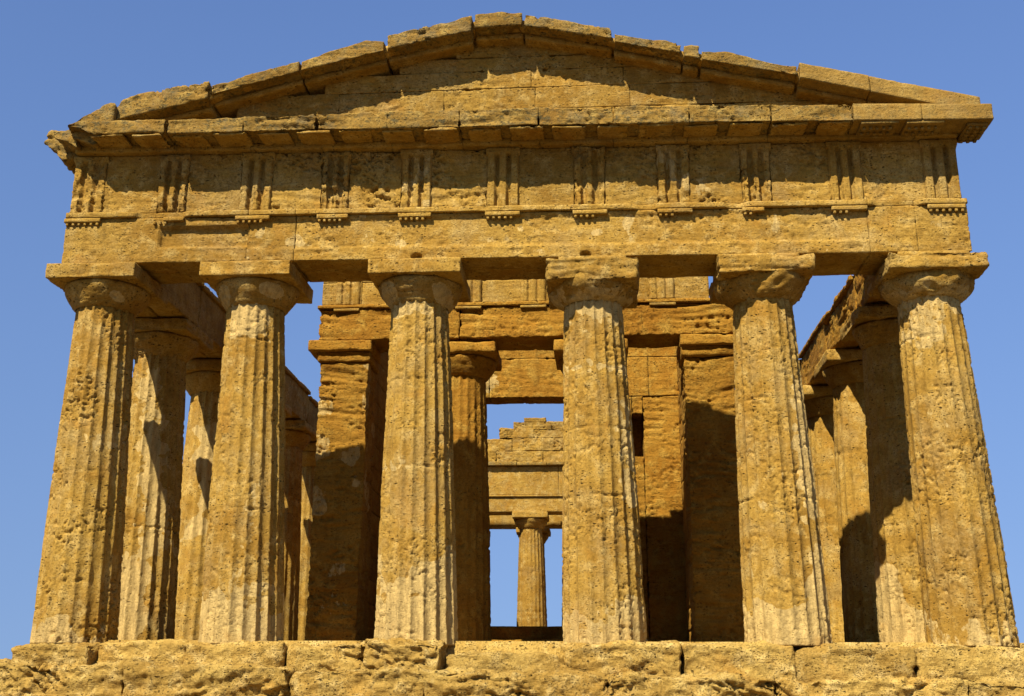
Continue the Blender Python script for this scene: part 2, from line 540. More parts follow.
def echinus(xc, y, z0, z1, r0, r1, seed, amp=.012, nu=120, nv=26, pit=.015, lump=0., full=1.55):
    u = np.arange(nu)/nu*2*math.pi
    # profile: three annulets, then the spreading cushion, then the turned-in top
    t = np.linspace(0, 1, nv+1)
    rp = r0+(r1-r0)*(1-(1-np.clip(t/.9, 0, 1))**full)
    rp = np.where(t > .9, r1-.05*((t-.9)/.1)**2, rp)
    rp = rp+.012*((t > .04) & (t < .08))+.012*((t > .12) & (t < .16))
    Uu, T = np.meshgrid(u, t, indexing='ij')
    R = np.broadcast_to(rp, Uu.shape).copy()
    z = z0+T*(z1-z0)
    base = np.stack([xc+R*np.cos(Uu), y+R*np.sin(Uu), z], -1).reshape(-1, 3)
    d = erosion(base, amp, .012, pit, seed)
    if lump: d = d-lump*np.maximum(0, noise(base*1.5, seed+30)+.15)-.4*lump*np.maximum(0, noise(base*4.5, seed+31))
    R = R+d.reshape(R.shape)
    V = np.stack([xc+R*np.cos(Uu), y+R*np.sin(Uu), z], -1).reshape(-1, 3)
    I = np.arange(nu*(nv+1)).reshape(nu, nv+1); J = np.roll(I, -1, 0)
    Fq = np.stack([I[:, :-1], J[:, :-1], J[:, 1:], I[:, 1:]], -1).reshape(-1, 4)
    n0 = len(V)
    ct = np.stack([xc+.02*np.cos(u), y+.02*np.sin(u), np.full(nu, z1)], 1)
    Tt = np.arange(nu)+n0
    Ft = np.stack([Tt, I[:, -1], J[:, -1], np.roll(Tt, -1)], 1)
    return np.concatenate([V, ct]), np.concatenate([Fq, Ft])


def patch(V, fn, seed, sharp=.10, sc=2.2, amp=.55):
    """repair patch: signed mask fn (>0 inside, metres) with a ragged edge"""
    return sstep(-sharp*.5, sharp*.5, fn(V)+amp*noise(V*sc, seed)*.6+.18*noise(V*sc*3.5, seed+1))


def column(parent, xb, xt, y, z0=0., ztop=H, seed=0, wear=.35, detail=1.0, pale=None, cap_pale=None, dmg=0., joints=(), rb=.735, rt=.548, label=None, aw=.84, cap_h=.74, pit=.02, nv=None, mat=None, ab_dmg=None, capital=True, ab_h=.29):
    zn = ztop-cap_h
    mat = mat or M_SHAFT
    nu = int(320*detail) if detail >= 1 else int(120*detail+40)
    o = mk('column', shaft(xb, xt, y, z0, zn+.03, rb, rt, seed, wear, nu, nv or int((250 if detail >= 1 else 170)*detail), pit, joints), mat, parent, pale=pale, label=label)
    if not capital: return o
    r_ = .03 if detail >= 1 else .06
    mk('echinus', echinus(xt, y, zn, ztop-.27, rt-.005, .80+.05*(dmg > .6), seed+40, .012+.02*dmg, int(130*max(.5, detail)), 28 if detail >= 1 else 14, .015+.02*dmg, .22*dmg, full=1.55+1.1*(dmg > .6)), mat, o, pale=cap_pale)
    ab_dmg = dmg if ab_dmg is None else ab_dmg
    parts = [rough_box((xt-aw, y-aw, ztop-ab_h), (xt+aw, y+aw, ztop), r_, r=.012+.05*ab_dmg, amp=.010+.035*ab_dmg, strata=.012+.05*ab_dmg, pit=.012+.03*ab_dmg, seed=seed+60, chip=3.5-2.*ab_dmg),
             rough_box((xt-.62, y-.62, ztop-.03), (xt+.62, y+.62, ztop+.085), .1, r=.01, amp=.004, seed=seed+61)]
    mk('abacus', join(parts), mat, o, pale=None)
    return o


temple = thing('temple', 'ruined golden sandstone Doric temple front with fluted columns, frieze and eroded pediment', 'temple', (0, 18, 0))
temple.location = (0, 18, 0)


def nzv(V, s, seed): return noise(V*s, seed)


FX = [(-7.65, -7.78), (-4.65, -4.83), (-1.565, -1.68), (1.68, 1.57), (4.745, 4.67), (7.76, 7.65)]
base_pale = lambda h, seed: (lambda V: patch(V, lambda V: h-V[:, 2], seed, .12, 2.0, .9))
p1 = lambda V: .85*patch(V, lambda V: .30-V[:, 2]-np.maximum(0, V[:, 0]+7.7)*.5, 1)+.5*patch(V, lambda V: .16-np.hypot(V[:, 0]+7.35, V[:, 2]-3.5), 11)
p2 = lambda V: .9*patch(V, lambda V: .62-V[:, 2], 2, .12, 2, .7)+.75*patch(V, lambda V: np.minimum(V[:, 2]-5.45, .32-np.abs(V[:, 0]+4.85)), 21)+.4*patch(V, lambda V: np.minimum(.12-np.abs(V[:, 0]+4.5), 1.4-np.abs(V[:, 2]-1.9)), 25)
p3 = lambda V: .9*patch(V, lambda V: .55+.8*sstep(-1.95, -1.2, V[:, 0])+.65*(1-sstep(-2.25, -1.95, V[:, 0]))-V[:, 2], 3, .12, 2.4, 1.2)+.6*patch(V, lambda V: np.minimum(V[:, 2]-5.7, .45-np.abs(V[:, 0]+1.7)), 31)+.7*patch(V, lambda V: .05-np.abs(V[:, 2]-2.95)-np.maximum(0, V[:, 0]+1.5), 33, .06, 2, .05)
p4 = lambda V: .75*patch(V, lambda V: .52-V[:, 2]-.25*(np.abs(V[:, 0]-1.55) < .3), 4, .12, 2, .5)+.8*patch(V, lambda V: .05-np.abs(V[:, 2]-4.72), 41, .07, 2.2, .08)+.7*patch(V, lambda V: V[:, 2]-5.62, 42, .15, 2, .6)+.8*patch(V, lambda V: np.minimum(.11-np.abs(V[:, 0]-2.13), .9-np.abs(V[:, 2]-3.2)), 43, .08, 2, .15)
p5 = lambda V: .85*patch(V, lambda V: .55-V[:, 2]+1.0*sstep(4.85, 5.3, V[:, 0]), 5, .12, 2.4, .9)+.8*patch(V, lambda V: np.minimum(V[:, 0]-5.02, 1.25-np.abs(V[:, 2]-3.2)), 51, .1, 2, .3)+.45*sstep(.3, .5, noise(V*3.2, 52))*sstep(4.2, 3.2, V[:, 2])
p6 = lambda V: .6*patch(V, lambda V: V[:, 2]-5.2-.5*(V[:, 0] > 7.75), 6, .2, 2.2, 1.)+.32*sstep(.12, .42, noise(V*np.array((2.3, 2.3, 1.1)), 62))+.4*patch(V, lambda V: .35-V[:, 2], 63)
blob = lambda x, z, rx, rz, s: (lambda V: patch(V, lambda V: 1-np.hypot((V[:, 0]-x)/rx, (V[:, 2]-z)/rz), s, .3, 3., .35)*(V[:, 1] < .2))
cp1 = blob(-7.35, 6.22, .10, .09, 71)
cp2 = lambda V: np.maximum(blob(-5.3, 6.2, .15, .19, 72)(V), blob(-4.38, 6.28, .2, .13, 73)(V))
cp3 = lambda V: .85*np.maximum(blob(-2.2, 6.2, .2, .2, 74)(V), blob(-1.2, 6.15, .17, .2, 75)(V))
cp4 = lambda V: .7*patch(V, lambda V: 6.12-V[:, 2], 76, .15, 2, .3)
pales = [p1, p2, p3, p4, p5, p6]
cps = [cp1, cp2, cp3, cp4, None, lambda V: .7*patch(V, lambda V: 6.05-V[:, 2], 77, .15, 2, .4)]
dm = [.12, .12, .3, .85, .75, .7]
abd = [.05, .1, .12, .8, .55, .75]
wr = [.6, .32, .3, .42, .62, .7]
jn = [(4.2, 2.9), (5.35, 2.2), (4.55, 2.95), (4.7, 2.4, 3.6), (4.1, 2.35), (5.2, 3.0)]
lab = ['fluted corner column with worn shaft at the left end of the front',
       'second front column from the left with a pale mended foot and pale spots on its capital',
       'third front column with a tall pale patch rising from its foot',
       'fourth front column with a lumpy broken capital and a pale ring high on its shaft',
       'fifth front column with smooth pale repaired flutes along its right side',
       'right corner column with a pale upper shaft and crumbling abacus']
for i in range(6):
    xb, xt = FX[i]
    column(temple, xb, xt, 0., -.09, H-.00125*xt*H, seed=100+7*i, wear=wr[i], pale=pales[i], cap_pale=cps[i], dmg=dm[i], ab_dmg=abd[i], joints=jn[i], label=lab[i], ab_h=[.29, .29, .29, .46, .36, .33][i], aw=.855, pit=[.042, .026, .032, .03, .022, .026][i])
# flank columns
FY = [3.05, 6.2, 9.4, 12.6, 15.8, 19.0, 22.2, 25.4, 28.6, 31.8, 34.6]
for s in (-1, 1):
    for k, y in enumerate(FY):
        sd = 300+k*9+(50 if s > 0 else 0)
        pl = None
        if s < 0 and k == 0:
            pl = lambda V: np.maximum(patch(V, lambda V: np.minimum(.2-np.abs(V[:, 0]+7.62+.12*(V[:, 2]-3.6)), 1.9-np.abs(V[:, 2]-3.8)), 81, .12, 2.4, .3), patch(V, lambda V: np.minimum(1.75-V[:, 2], .32-np.abs(V[:, 0]+7.75)), 82, .12, 2.2, .5))
        elif s < 0 and k == 1:
            pl = lambda V: .8*patch(V, lambda V: np.minimum(.25-np.abs(V[:, 0]+7.6), 1.2-np.abs(V[:, 2]-3.9)), 83, .12, 1.6, .7)
        elif s > 0 and k == 0:
            pl = lambda V: .8*patch(V, lambda V: 1.55-V[:, 2]-.55*np.exp(-((V[:, 0]-7.6)/.28)**2-((V[:, 2]-1.0)/.45)**2)*2.5, 84, .1, 1.6, .4)
        det = 1.0 if k < 1 else (.75 if k < 3 else .45)
        column(temple, -7.77 if (s < 0 and k == 0) else s*7.74, -7.87 if (s < 0 and k == 0) else s*7.76, y, -.02, H, seed=sd, wear=.45 if s < 0 else 1.15, rb=.735 if s < 0 else .76, rt=.548 if s < 0 else .60, detail=det, pale=pl, dmg=.25+.35*((k*7+3) % 5)/5, joints=(2.3, 4.4), pit=.02, nv=None if k < 1 else int(110*det+30))
# far front
for i, x in enumerate((-7.7, -4.7, -1.6, 1.6, 4.7, 7.7)):
    column(temple, x, x*.995, 36.4 if abs(x) < 7 else 37.4-1.0, -.02, H, seed=500+i*5, wear=.5, detail=.5, dmg=.2, joints=(2.3, 4.4), nv=80)

# ------------------------------------------------------------------ front entablature
ZA0, ZA1 = 6.795, 7.70
AX = [-8.49, -4.91, -4.0, 6.56, 7.4, 8.33]


def arch_face(V):
    W = V.copy()
    f = V[:, 1] < -.45
    x, z = V[:, 0], V[:, 2]
    jag = .02*noise(V*6, 5)
    pan = sstep(-6.63, -6.60, x)*sstep(-4.90, -4.93, x)*sstep(7.10, 7.13, z)*sstep(7.53, 7.50, z)
    mid = sstep(-4.93, -4.89, x)*sstep(6.58, 6.54, x)*sstep(7.03, 7.08, z+jag)*sstep(7.66, 7.60, z+3*jag)
    W[:, 1] += f*(.10*pan+.032*mid)
    # beam hole over the third and fourth columns
    for hx in (-1.68, 1.45):
        W[:, 1] += f*.16*sstep(.10, .05, np.hypot((x-hx), (z-6.84)*1.3))
    return tilt(W)


arch = []
for i in range(5):
    arch.append(rough_box((AX[i]+.0004, -.6, ZA0), (AX[i+1]-.0004, .0, ZA1), .03, r=.003, amp=.012, strata=.014, pit=.028, seed=11, warp=arch_face, chip=9.))
    arch.append(rough_box((AX[i]+.003, .006, ZA0+.004), (AX[i+1]-.003, .6, ZA1), .07, r=.02, amp=.012, strata=.015, pit=.02, seed=12, warp=tilt))
architrave = mk('architrave', join(arch), M_STONE, temple, pale=lambda V: .22*sstep(7.05, 7.12, V[:, 2]+.01*V[:, 0])*sstep(-4.95, -4.9, V[:, 0])*sstep(6.6, 6.5, V[:, 0])+.35*sstep(.38, .5, noise(V*2.6, 91)))


def taenia_warp(V):
    W = tilt(V)
    f = V[:, 1] < -.45
    gone = np.zeros(len(V))
    for a, b in ((-7.1, -6.15), (4.05, 4.35), (2.35, 2.75), (6.7, 7.5)):
        gone = np.maximum(gone, sstep(a-.08, a+.08, V[:, 0]+.06*noise(V*5, 3))*sstep(b+.08, b-.08, V[:, 0]))
    W[:, 1] += f*.075*gone
    return W


ten = [rough_box((AX[i]+.0006, -.668, ZA1+.002), (AX[i+1]-.0006, .6, ZA1+.115), (.03, .03, .03), r=.012, amp=.007, strata=.01, pit=.012, seed=13, warp=taenia_warp, chip=1.2) for i in range(5)]
mk('taenia', join(ten), M_STONE, architrave)

TRIG = [(-8.51, -7.80), (-6.78, -6.16), (-5.16, -4.50), (-3.59, -3.0), (-2.05, -1.42), (-.41, .24), (1.22, 1.86), (2.78, 3.42), (4.32, 4.92), (5.92, 6.56), (7.62, 8.29)]
gut = [6, 3, 5, 5, 5, 5, 4, 3, 2, 3, 6]
for i, (a, b) in enumerate(TRIG):
    w = b-a
    part = [rough_box((a+(.22 if i == 1 else 0), -.664, ZA1-.085), (b-(.2 if i == 8 else 0), -.58, ZA1-.003), .03, r=.008, amp=.006, pit=.01, seed=20+i, warp=tilt, chip=1.)]
    for k in range(6):
        if k >= gut[i] and i != 0: continue
        gx = a+w*(k+.5)/6
        part.append(rough_box((gx-.026, -.652, ZA1-.145), (gx+.026, -.60, ZA1-.080), .02, r=.012, amp=.003, seed=i*7+k, warp=tilt))
    mk('regula', join(part), M_STONE, architrave)

ZF0, ZF1 = ZA1+.118, 9.03
fr = [rough_box((-8.44, -.40, ZF0), (8.24, .5, ZF1), .12, r=.01, amp=.006, seed=15, warp=tilt)]
for i in range(10):
    a, b = TRIG[i][1], TRIG[i+1][0]
    rough = [.008, .016, .05, .06, .05, .010, .035, .06, .03, .014][i]
    def mw(V, i=i):
        return tilt(V)
    fr.append(rough_box((a-.03, -.555, ZF0), (b+.03, -.38, ZF1), .028, r=.008, amp=.006+rough*.4, strata=rough*.5, pit=rough*1.6+.006, seed=130+i, warp=mw))
frieze = mk('frieze', join(fr), M_STONE, temple,
            pale=lambda V: .5*sstep(2.9, 3.3, V[:, 0])*sstep(5.0, 4.6, V[:, 0])*sstep(-.1, .35, noise(V*4, 97))*sstep(8.5, 8.2, V[:, 2]) + .2*sstep(5., 5.3, V[:, 0]),
            dark=lambda V: .55*sstep(.05, .4, noise(V*np.array((1.2, 1.2, .8)), 98))*sstep(8.2, 8.8, V[:, 2]))
twear = [.6, .75, .5, .8, .5, .12, .95, .7, .75, .3, .03]
for i, (a, b) in enumerate(TRIG):
    def tw(V, a=a, b=b, i=i):
        W = V.copy()
        t = (V[:, 0]-a)/(b-a)
        f = sstep(-.45, -.58, V[:, 1])
        body = sstep(8.93, 8.86, V[:, 2])
        g = np.zeros(len(V))
        for c, hw in ((1/3, .085), (2/3, .085), (0, .07), (1, .07)):
            g = np.maximum(g, np.clip(1-np.abs(t-c)/hw, 0, 1))
        loss = sstep(.25-.5*twear[i], .7, noise(V*np.array((1.9, 1.9, 1.5)), 140+i)+.4*noise(V*6, 150+i))
        W[:, 1] += f*(.115*np.minimum(1, 1.2*g)*body*(1-.55*loss)+.07*loss*twear[i]*1.5)
        return tilt(W)
    wv = twear[i]
    yb = -.625 if i not in (0,) else -.60
    mk('triglyph', rough_box((a, yb, ZF0+.004), (b, -.39, ZF1-.004), (.016, .03, .028), r=.008, amp=.004+.016*wv, strata=.03*wv, pit=.006+.045*wv, seed=160+i, warp=tw), M_STONE, frieze,
       pale=(lambda V: .55*sstep(0, .3, noise(V*3, 99))) if i in (7, 4) else None,
       dark=(lambda V: .8*sstep(.0, .35, noise(V*np.array((3, 3, 2)), 101))*sstep(8.0, 8.5, V[:, 2])) if i in (3, 6) else None)
# return of the frieze along both flanks
for s in (-1, 1):
    mk('frieze', rough_box((min(s*7.15, s*8.3), .52, ZA1+.1), (max(s*7.15, s*8.3), .95 if s < 0 else 1.25, 9.0), .07, r=.05, amp=.03, strata=.03, pit=.03, seed=171+s, chip=1), M_STONE, temple)

# ------------------------------------------------------------------ cornice
GY = -1.24
GSC = 1.006


def gsc(pts): return [(1.56+(x-1.56)*GSC, -.693+(z+.693)*GSC) for x, z in pts]


GB = [-8.09, -6.42, -4.95, -3.55, -2.2, -.85, .62, 2.0, 3.38, 4.85, 6.32, 7.52, 8.76]


def glin(pts):
    xs, zs = zip(*pts)
    return lambda x: float(np.interp(x, xs, zs))


gtop = glin(gsc([(-8.1, 9.48), (-6.43, 9.47), (-6.40, 9.43), (-2.9, 9.47), (0, 9.455), (3.4, 9.40), (6.3, 9.33), (8.8, 9.235)]))
gbot = glin(gsc([(-8.1, 9.2), (-6.4, 9.155), (-2.9, 9.13), (0, 9.09), (3.4, 9.05), (6.3, 8.99), (8.8, 8.925)]))
fz1 = lambda x: (1-.00125*x)*ZF1
dk_c = lambda V: .35+.45*sstep(-.1, .4, noise(V*1.3, 111))
crn = []
for i in range(12):
    a, b = GB[i]+.0005, GB[i+1]-.0005
    crisp = i >= 10
    k = dict(r=.014, amp=.004, strata=.004, pit=.004, chip=.2) if crisp else dict(r=.006, amp=.024, strata=.035, pit=.04, chip=3.)
    yb = -.42 if i == 11 else .5
    if i == 0:
        top = [(-8.10, 9.40), (-7.9, 9.50), (-7.3, 9.49), (-6.42, 9.47)]; bot = [(-8.10, 9.30), (-7.8, 9.19), (-6.42, 9.16)]
        crn.append((poly_block(gsc(top), gsc(bot), GY, .5, .032, seed=180, r=.05, amp=.03, strata=.04, pit=.035, chip=1.2), crisp))
    else:
        crn.append((poly_block([(a, gtop(a)), (b, gtop(b))], [(a, gbot(a)), (b, gbot(b))], GY+(0 if crisp else .006*math.sin(i*2.3)), yb, .03, seed=180 if i < 10 else 190, **k), crisp))
cornice = mk('cornice', join([q for q, c in crn if not c]), M_CORN, temple, dark=dk_c)
mk('cornice', join([q for q, c in crn if c]), M_CRISP, temple, label='smooth mended cornice block at the right corner')
# bed moulding between frieze and cornice
bed = [poly_block([(a, gbot(a)+.03), (b, gbot(b)+.03)], [(a, fz1(a)+.004), (b, fz1(b)+.004)], -.72, .45, .06, r=.012, amp=.008, seed=191) for a, b in zip([-8.45]+GB[1:-1], GB[1:-1]+[8.28])]
mk('bed_moulding', join(bed), M_STONE, temple)
# mutules with their gaps
x = -7.62
i = 0
MUT = []
while x < 8.3:
    if x > -7.9: MUT.append(x)
    x += .80
for i, xm in enumerate(MUT):
    a, b = xm-.335, xm+.335
    crisp = xm > 6.3
    z1 = gbot(xm)+.01
    k = dict(r=.01, amp=.004, seed=200+i) if crisp else dict(r=.02, amp=.022, pit=.035, strata=.03, seed=200+i, chip=2.)
    jit = 0 if crisp else .05*math.sin(i*5.1)
    parts = [rough_box((a+abs(jit), GY+.03+(0 if crisp else .06*max(0, math.sin(i*3.7))), z1-.062+.2*abs(jit)), (b+min(jit, 0), -.71, z1), .03, **k)]
    if crisp:
        for gx in range(5):
            for gy in range(2):
                cx_, cy_ = a+.07+gx*.115, GY+.16+gy*.2
                parts.append(rough_box((cx_-.028, cy_-.028, z1-.13), (cx_+.028, cy_+.028, z1-.08), .02, r=.012, amp=.002, seed=5))
    mk('mutule', join(parts), M_CRISP if crisp else M_STONE, cornice)
zs = gbot(8.6)
sm = [rough_box((8.33, -1.12, zs-.055), (8.69, -.46, zs+.01), .035, r=.012, amp=.006, seed=218)]
for gx in range(3):
    for gy in range(5):
        sm.append(rough_box((8.36+gx*.12, -1.09+gy*.13, zs-.105), (8.42+gx*.12, -1.03+gy*.13, zs-.05), .02, r=.012, amp=.004, seed=gx+gy))
mk('mutule', join(sm), M_CRISP, cornice)
# cornice returning along the left flank, broken into an overhanging lump
lump = [poly_block([(-9.22, 9.62), (-9.08, 9.76), (-8.85, 9.70), (-8.35, 9.80), (-7.8, 9.75)], [(-9.22, 9.50), (-8.98, 9.26), (-8.78, 9.05), (-8.45, 9.12), (-7.8, 9.1)], -.55, 1.1, .035, r=.06, amp=.07, strata=.06, pit=.05, seed=221, chip=1.5),
        poly_block([(-8.46, 9.50), (-8.2, 9.62), (-7.96, 9.82), (-7.62, 9.96), (-7.50, 9.90)], [(-8.46, 9.40), (-8.0, 9.40), (-7.50, 9.40)], -1.22, .3, .04, r=.07, amp=.05, strata=.05, pit=.05, seed=222, chip=1.5),
        poly_block([(-8.45, 9.47), (-7.9, 9.47)], [(-8.45, 9.36), (-8.0, 9.17), (-7.9, 9.16)], -1.0, .4, .04, r=.06, amp=.05, strata=.05, pit=.05, seed=223, chip=1.5)]
lump.append(poly_block([(-8.85, 9.50), (-8.3, 9.60)], [(-8.85, 9.36), (-8.3, 9.12)], -.95, -.2, .035, r=.06, amp=.06, strata=.05, pit=.05, seed=224, chip=1.5))
mk('cornice', join(lump), M_CORN, temple, dark=dk_c, label='broken overhanging cornice lump at the left corner')

# ------------------------------------------------------------------ pediment
RY = -1.10
RB = [([(-7.48, 9.80), (-7.40, 9.97), (-7.09, 10.12), (-6.58, 10.19), (-5.71, 10.35)], [(-7.48, 9.56), (-5.71, 9.95)], 0),
      ([(-5.67, 10.25), (-5.1, 10.39), (-4.49, 10.58), (-3.97, 10.72)], [(-5.67, 10.03), (-3.97, 10.48)], 0),
      ([(-3.93, 10.68), (-3.3, 10.93), (-2.69, 11.1), (-2.33, 11.07)], [(-3.93, 10.48), (-2.33, 10.85)], 0),
      ([(-2.29, 11.19), (-1.46, 11.38), (-.66, 11.53)], [(-2.29, 10.88), (-.66, 11.22)], 0),
      ([(-.61, 11.59), (-.1, 11.61), (.31, 11.57)], [(-.61, 11.29), (.31, 11.31)], 0),
      ([(.345, 11.56), (1.24, 11.33), (2.01, 11.16)], [(.345, 11.29), (2.01, 10.94)], 0),
      ([(2.05, 11.04), (3.0, 10.86), (3.3, 10.77)], [(2.05, 10.86), (3.3, 10.55)], 0),
      ([(3.33, 10.75), (3.5, 10.77), (3.62, 10.70)], [(3.33, 10.52), (3.62, 10.45)], 0),
      ([(3.66, 10.60), (4.17, 10.57), (4.6, 10.42), (5.03, 10.28), (5.39, 10.23)], [(3.66, 10.42), (5.39, 10.03)], 0),
      ([(5.43, 10.28), (6.66, 9.965)], [(5.43, 9.97), (6.66, 9.64)], 1),
      ([(6.67, 9.96), (8.58, 9.46)], [(6.67, 9.635), (7.75, 9.35), (8.58, 9.22)], 1)]
RSC = 1.0054
RB = [([(1.56+(x-1.56)*RSC, -.693+(z+.693)*RSC) for x, z in t], [(1.56+(x-1.56)*RSC, -.693+(z+.693)*RSC) for x, z in b], c) for t, b, c in RB]
rb_x = [p[0] for t, b, c in RB for p in b]
rb_z = [p[1] for t, b, c in RB for p in b]
for i, (t, b, c) in enumerate(RB):
    k = dict(r=.012, amp=.005, strata=.006, pit=.006, chip=.3) if c else dict(r=.012, amp=.028, strata=.03, pit=.045, chip=2.4)
    mk('raking_cornice', poly_block(t, b, RY+(.012*math.sin(i*1.9)), .10, .035, seed=230+i, **k), M_CRISP if c else M_CORN, temple, dark=None if c else dk_c,
       label='smooth mended sloping cornice block at the right end of the pediment' if c else None)
# soffit moulding under the raking cornice
sof = []
for i, (t, b, c) in enumerate(RB):
    sof.append(poly_block([(q[0], q[1]+.02) for q in b], [(q[0], q[1]-.10) for q in b], -.80, .06, .06, r=.02, amp=.012, pit=.01, seed=245+i))
rt_x = [p[0] for t, b, c in RB for p in t]
rt_z = [p[1] for t, b, c in RB for p in t]
xs_ = np.linspace(-7.3, 8.0, 60)
sof.append(poly_block([(x, np.interp(x, rt_x, rt_z)-.075) for x in xs_], [(x, np.interp(x, rb_x, rb_z)+.03) for x in xs_], -.98, .06, .06, r=.01, amp=.01, seed=246))
mk('raking_moulding', join(sof), M_STONE, temple)


def tymp_clip(V):
    W = V.copy()
    zr = np.interp(V[:, 0], rb_x, rb_z)+.03
    W[:, 2] = np.minimum(W[:, 2], zr)
    return W


ty = []
rnd = random.Random(12)
cz = [9.25, 9.86, 10.33, 10.72, 11.02, 11.5]
for j in range(5):
    z0, z1 = cz[j], cz[j+1]
    xl = np.interp(z0, [9.25, 11.3], [-7.6, 0]); xr = np.interp(z0, [9.25, 11.3], [7.9, .35])
    if xl > -.9: xl, xr = -1.2, 1.2
    x = xl
    while x < xr-.05:
        w = rnd.uniform(1.6, 4.5)
        if x+w > xr-.9: w = xr-x
        ty.append(rough_box((x+.0003, -.55+rnd.uniform(-.004, .004), z0+.0003), (x+w-.0003, .05, z1-.0003), .03, r=.0008, amp=.012, strata=.018, pit=.028, seed=260, warp=tymp_clip, chip=2.))
        x += w
mk('pediment_wall', join(ty), M_STONE, temple)

# ------------------------------------------------------------------ flank architraves
for s in (-1, 1):
    ys = [.62]+FY[0:]+[35.78]
    parts, top = [], []
    for i in range(len(ys)-1):
        y0, y1 = ys[i]+.004, ys[i+1]-.004
        near = i < 4
        rs = .04 if near else .10
        zt = 7.72+(.06*math.sin(i*3.1+s) if i else .08)
        e = dict(r=.04, amp=.05, strata=.05, pit=.07, chip=1.2) if (s > 0 and i < 2) else dict(r=.03, amp=.02, strata=.02, pit=.03, chip=.8)
        xi0, xi1 = sorted((s*7.10, s*7.68))
        xo0, xo1 = sorted((s*7.69, s*8.3))
        parts.append(rough_box((xi0, y0, 6.745), (xi1, y1, zt-.12), rs, seed=300+i+(20 if s > 0 else 0), **e))
        parts.append(rough_box((min(s*7.03, s*7.68), y0, zt-.117), (max(s*7.03, s*7.68), y1, zt), rs, seed=340+i, **e))
        parts.append(rough_box((xo0, y0, 6.745), (xo1, y1, 7.75), .1 if near else .2, seed=360+i, r=.03, amp=.02, strata=.02))
    mk('architrave', join(parts), M_WALL if s > 0 else M_STONE, temple)

# ------------------------------------------------------------------ far front
YB = 36.4
far = [rough_box((-8.4, YB-.6, 6.80), (8.4, YB+.6, 7.75), .25, r=.02, amp=.01, seed=401),
       rough_box((-8.45, YB-.65, 7.75), (8.45, YB+.65, 7.85), .25, r=.02, amp=.01, seed=402)]
fa = mk('architrave', join(far), M_STONE, temple)
mk('frieze', rough_box((-8.3, YB-.55, 7.85), (8.3, YB+.55, 9.05), .25, r=.02, amp=.01, seed=403), M_STONE, temple)
mk('cornice', rough_box((-8.9, YB-.5, 9.05), (8.9, YB+1.35, 9.5), .25, r=.03, amp=.03, seed=404), M_CORN, temple)
mk('pediment_wall', poly_block([(-7.8, 9.55), (0, 11.3), (7.8, 9.55)], [(-7.8, 9.5), (7.8, 9.5)], YB-.3, YB+.5, .25, r=.02, amp=.01, seed=405), M_STONE, temple)
for s in (-1, 1):
    p = sorted([(s*8.8, 9.55), (s*.02, 11.6)])
    q = sorted([(s*8.8, 9.5), (s*.02, 11.28)])
    mk('raking_cornice', poly_block(p, q, YB-.35, YB+1.2, .25, r=.03, amp=.03, seed=406), M_CORN, temple)

# ------------------------------------------------------------------ cella (inner building)
cella = thing('cella', 'roofless inner stone hall with square piers and a doorway open to the sky behind', 'ruined hall', (0, 18, 0))


def masonry(x0, x1, y0, y1, z0, z1, seed, ch=.52, bl=1.1, res=.045, rag=0., axis=0, **k):
    """courses of blocks between two heights; rag wears the top course"""
    rnd = random.Random(seed)
    k.setdefault('r', .005); k.setdefault('amp', .014); k.setdefault('strata', .03); k.setdefault('pit', .025)
    n = max(1, round((z1-z0)/ch))
    out = []
    for j in range(n):
        za, zb = z0+(z1-z0)*j/n, z0+(z1-z0)*(j+1)/n
        lo, hi = (x0, x1) if axis == 0 else (y0, y1)
        p = lo
        first = True
        while p < hi-.01:
            w = bl*rnd.uniform(.7, 1.3)*(.55 if first and j % 2 else 1)
            first = False
            if p+w > hi-.4*bl: w = hi-p
            dd = rnd.uniform(-.005, .005)
            if axis == 0: a, b = (p+.0006, y0+dd, za+.0006), (p+w-.0006, y1, zb-.0006)
            else: a, b = (x0+dd, p+.0006, za+.0006), (x1+dd, p+w-.0006, zb-.0006)
            if not (rag and j == n-1 and rnd.random() < rag):
                out.append(rough_box(a, b, res, seed=seed, **k))
            p += w
    return out


Y0 = 4.5
# porch side walls end in antae
for s in (-1, 1):
    x0, x1 = sorted((s*3.58, s*4.72))
    w0, w1 = sorted((s*3.80, s*4.66))
    pal = (lambda V: .55*sstep(.18, .4, noise(V*1.7, 421))*(V[:, 2] < 6.3)) if s < 0 else None
    a = mk('pier', join(masonry(x0, x1, Y0+.05, Y0+1.1, .0, 6.34, 410+s, 7., 2.2, .028, strata=.055, pit=.05, amp=.028, r=.02, chip=1.5)), M_WALL, cella, pale=pal)
    cx0, cx1 = sorted((s*3.50, s*4.98))
    mk('pier_capital', join([rough_box((cx0, Y0-.12, 6.58), (cx1, Y0+1.2, 6.84), .04, r=.05, amp=.018, strata=.02, pit=.02, seed=430+s, chip=1.),
                             rough_box((x0-.05, Y0-.02, 6.34), (x1+.05, Y0+1.12, 6.60), .04, r=.06, amp=.02, strata=.03, seed=432+s)]), M_WALL, a)
    mk('wall', join(masonry(w0, w1, Y0+1.1, 9.5, .0, 8.6, 440+s, .55, 1.5, .07, axis=1, rag=.4)), M_WALL, cella)
# porch columns
for s in (-1, 1):
    column(cella, s*1.45, s*1.50, Y0+.83, .0, 6.80, seed=450+s*3, wear=.75, detail=.9, dmg=.35, joints=(2.2, 4.3), rb=.70, rt=.55, pit=.03, nv=120, mat=M_WALL, ab_dmg=.4)
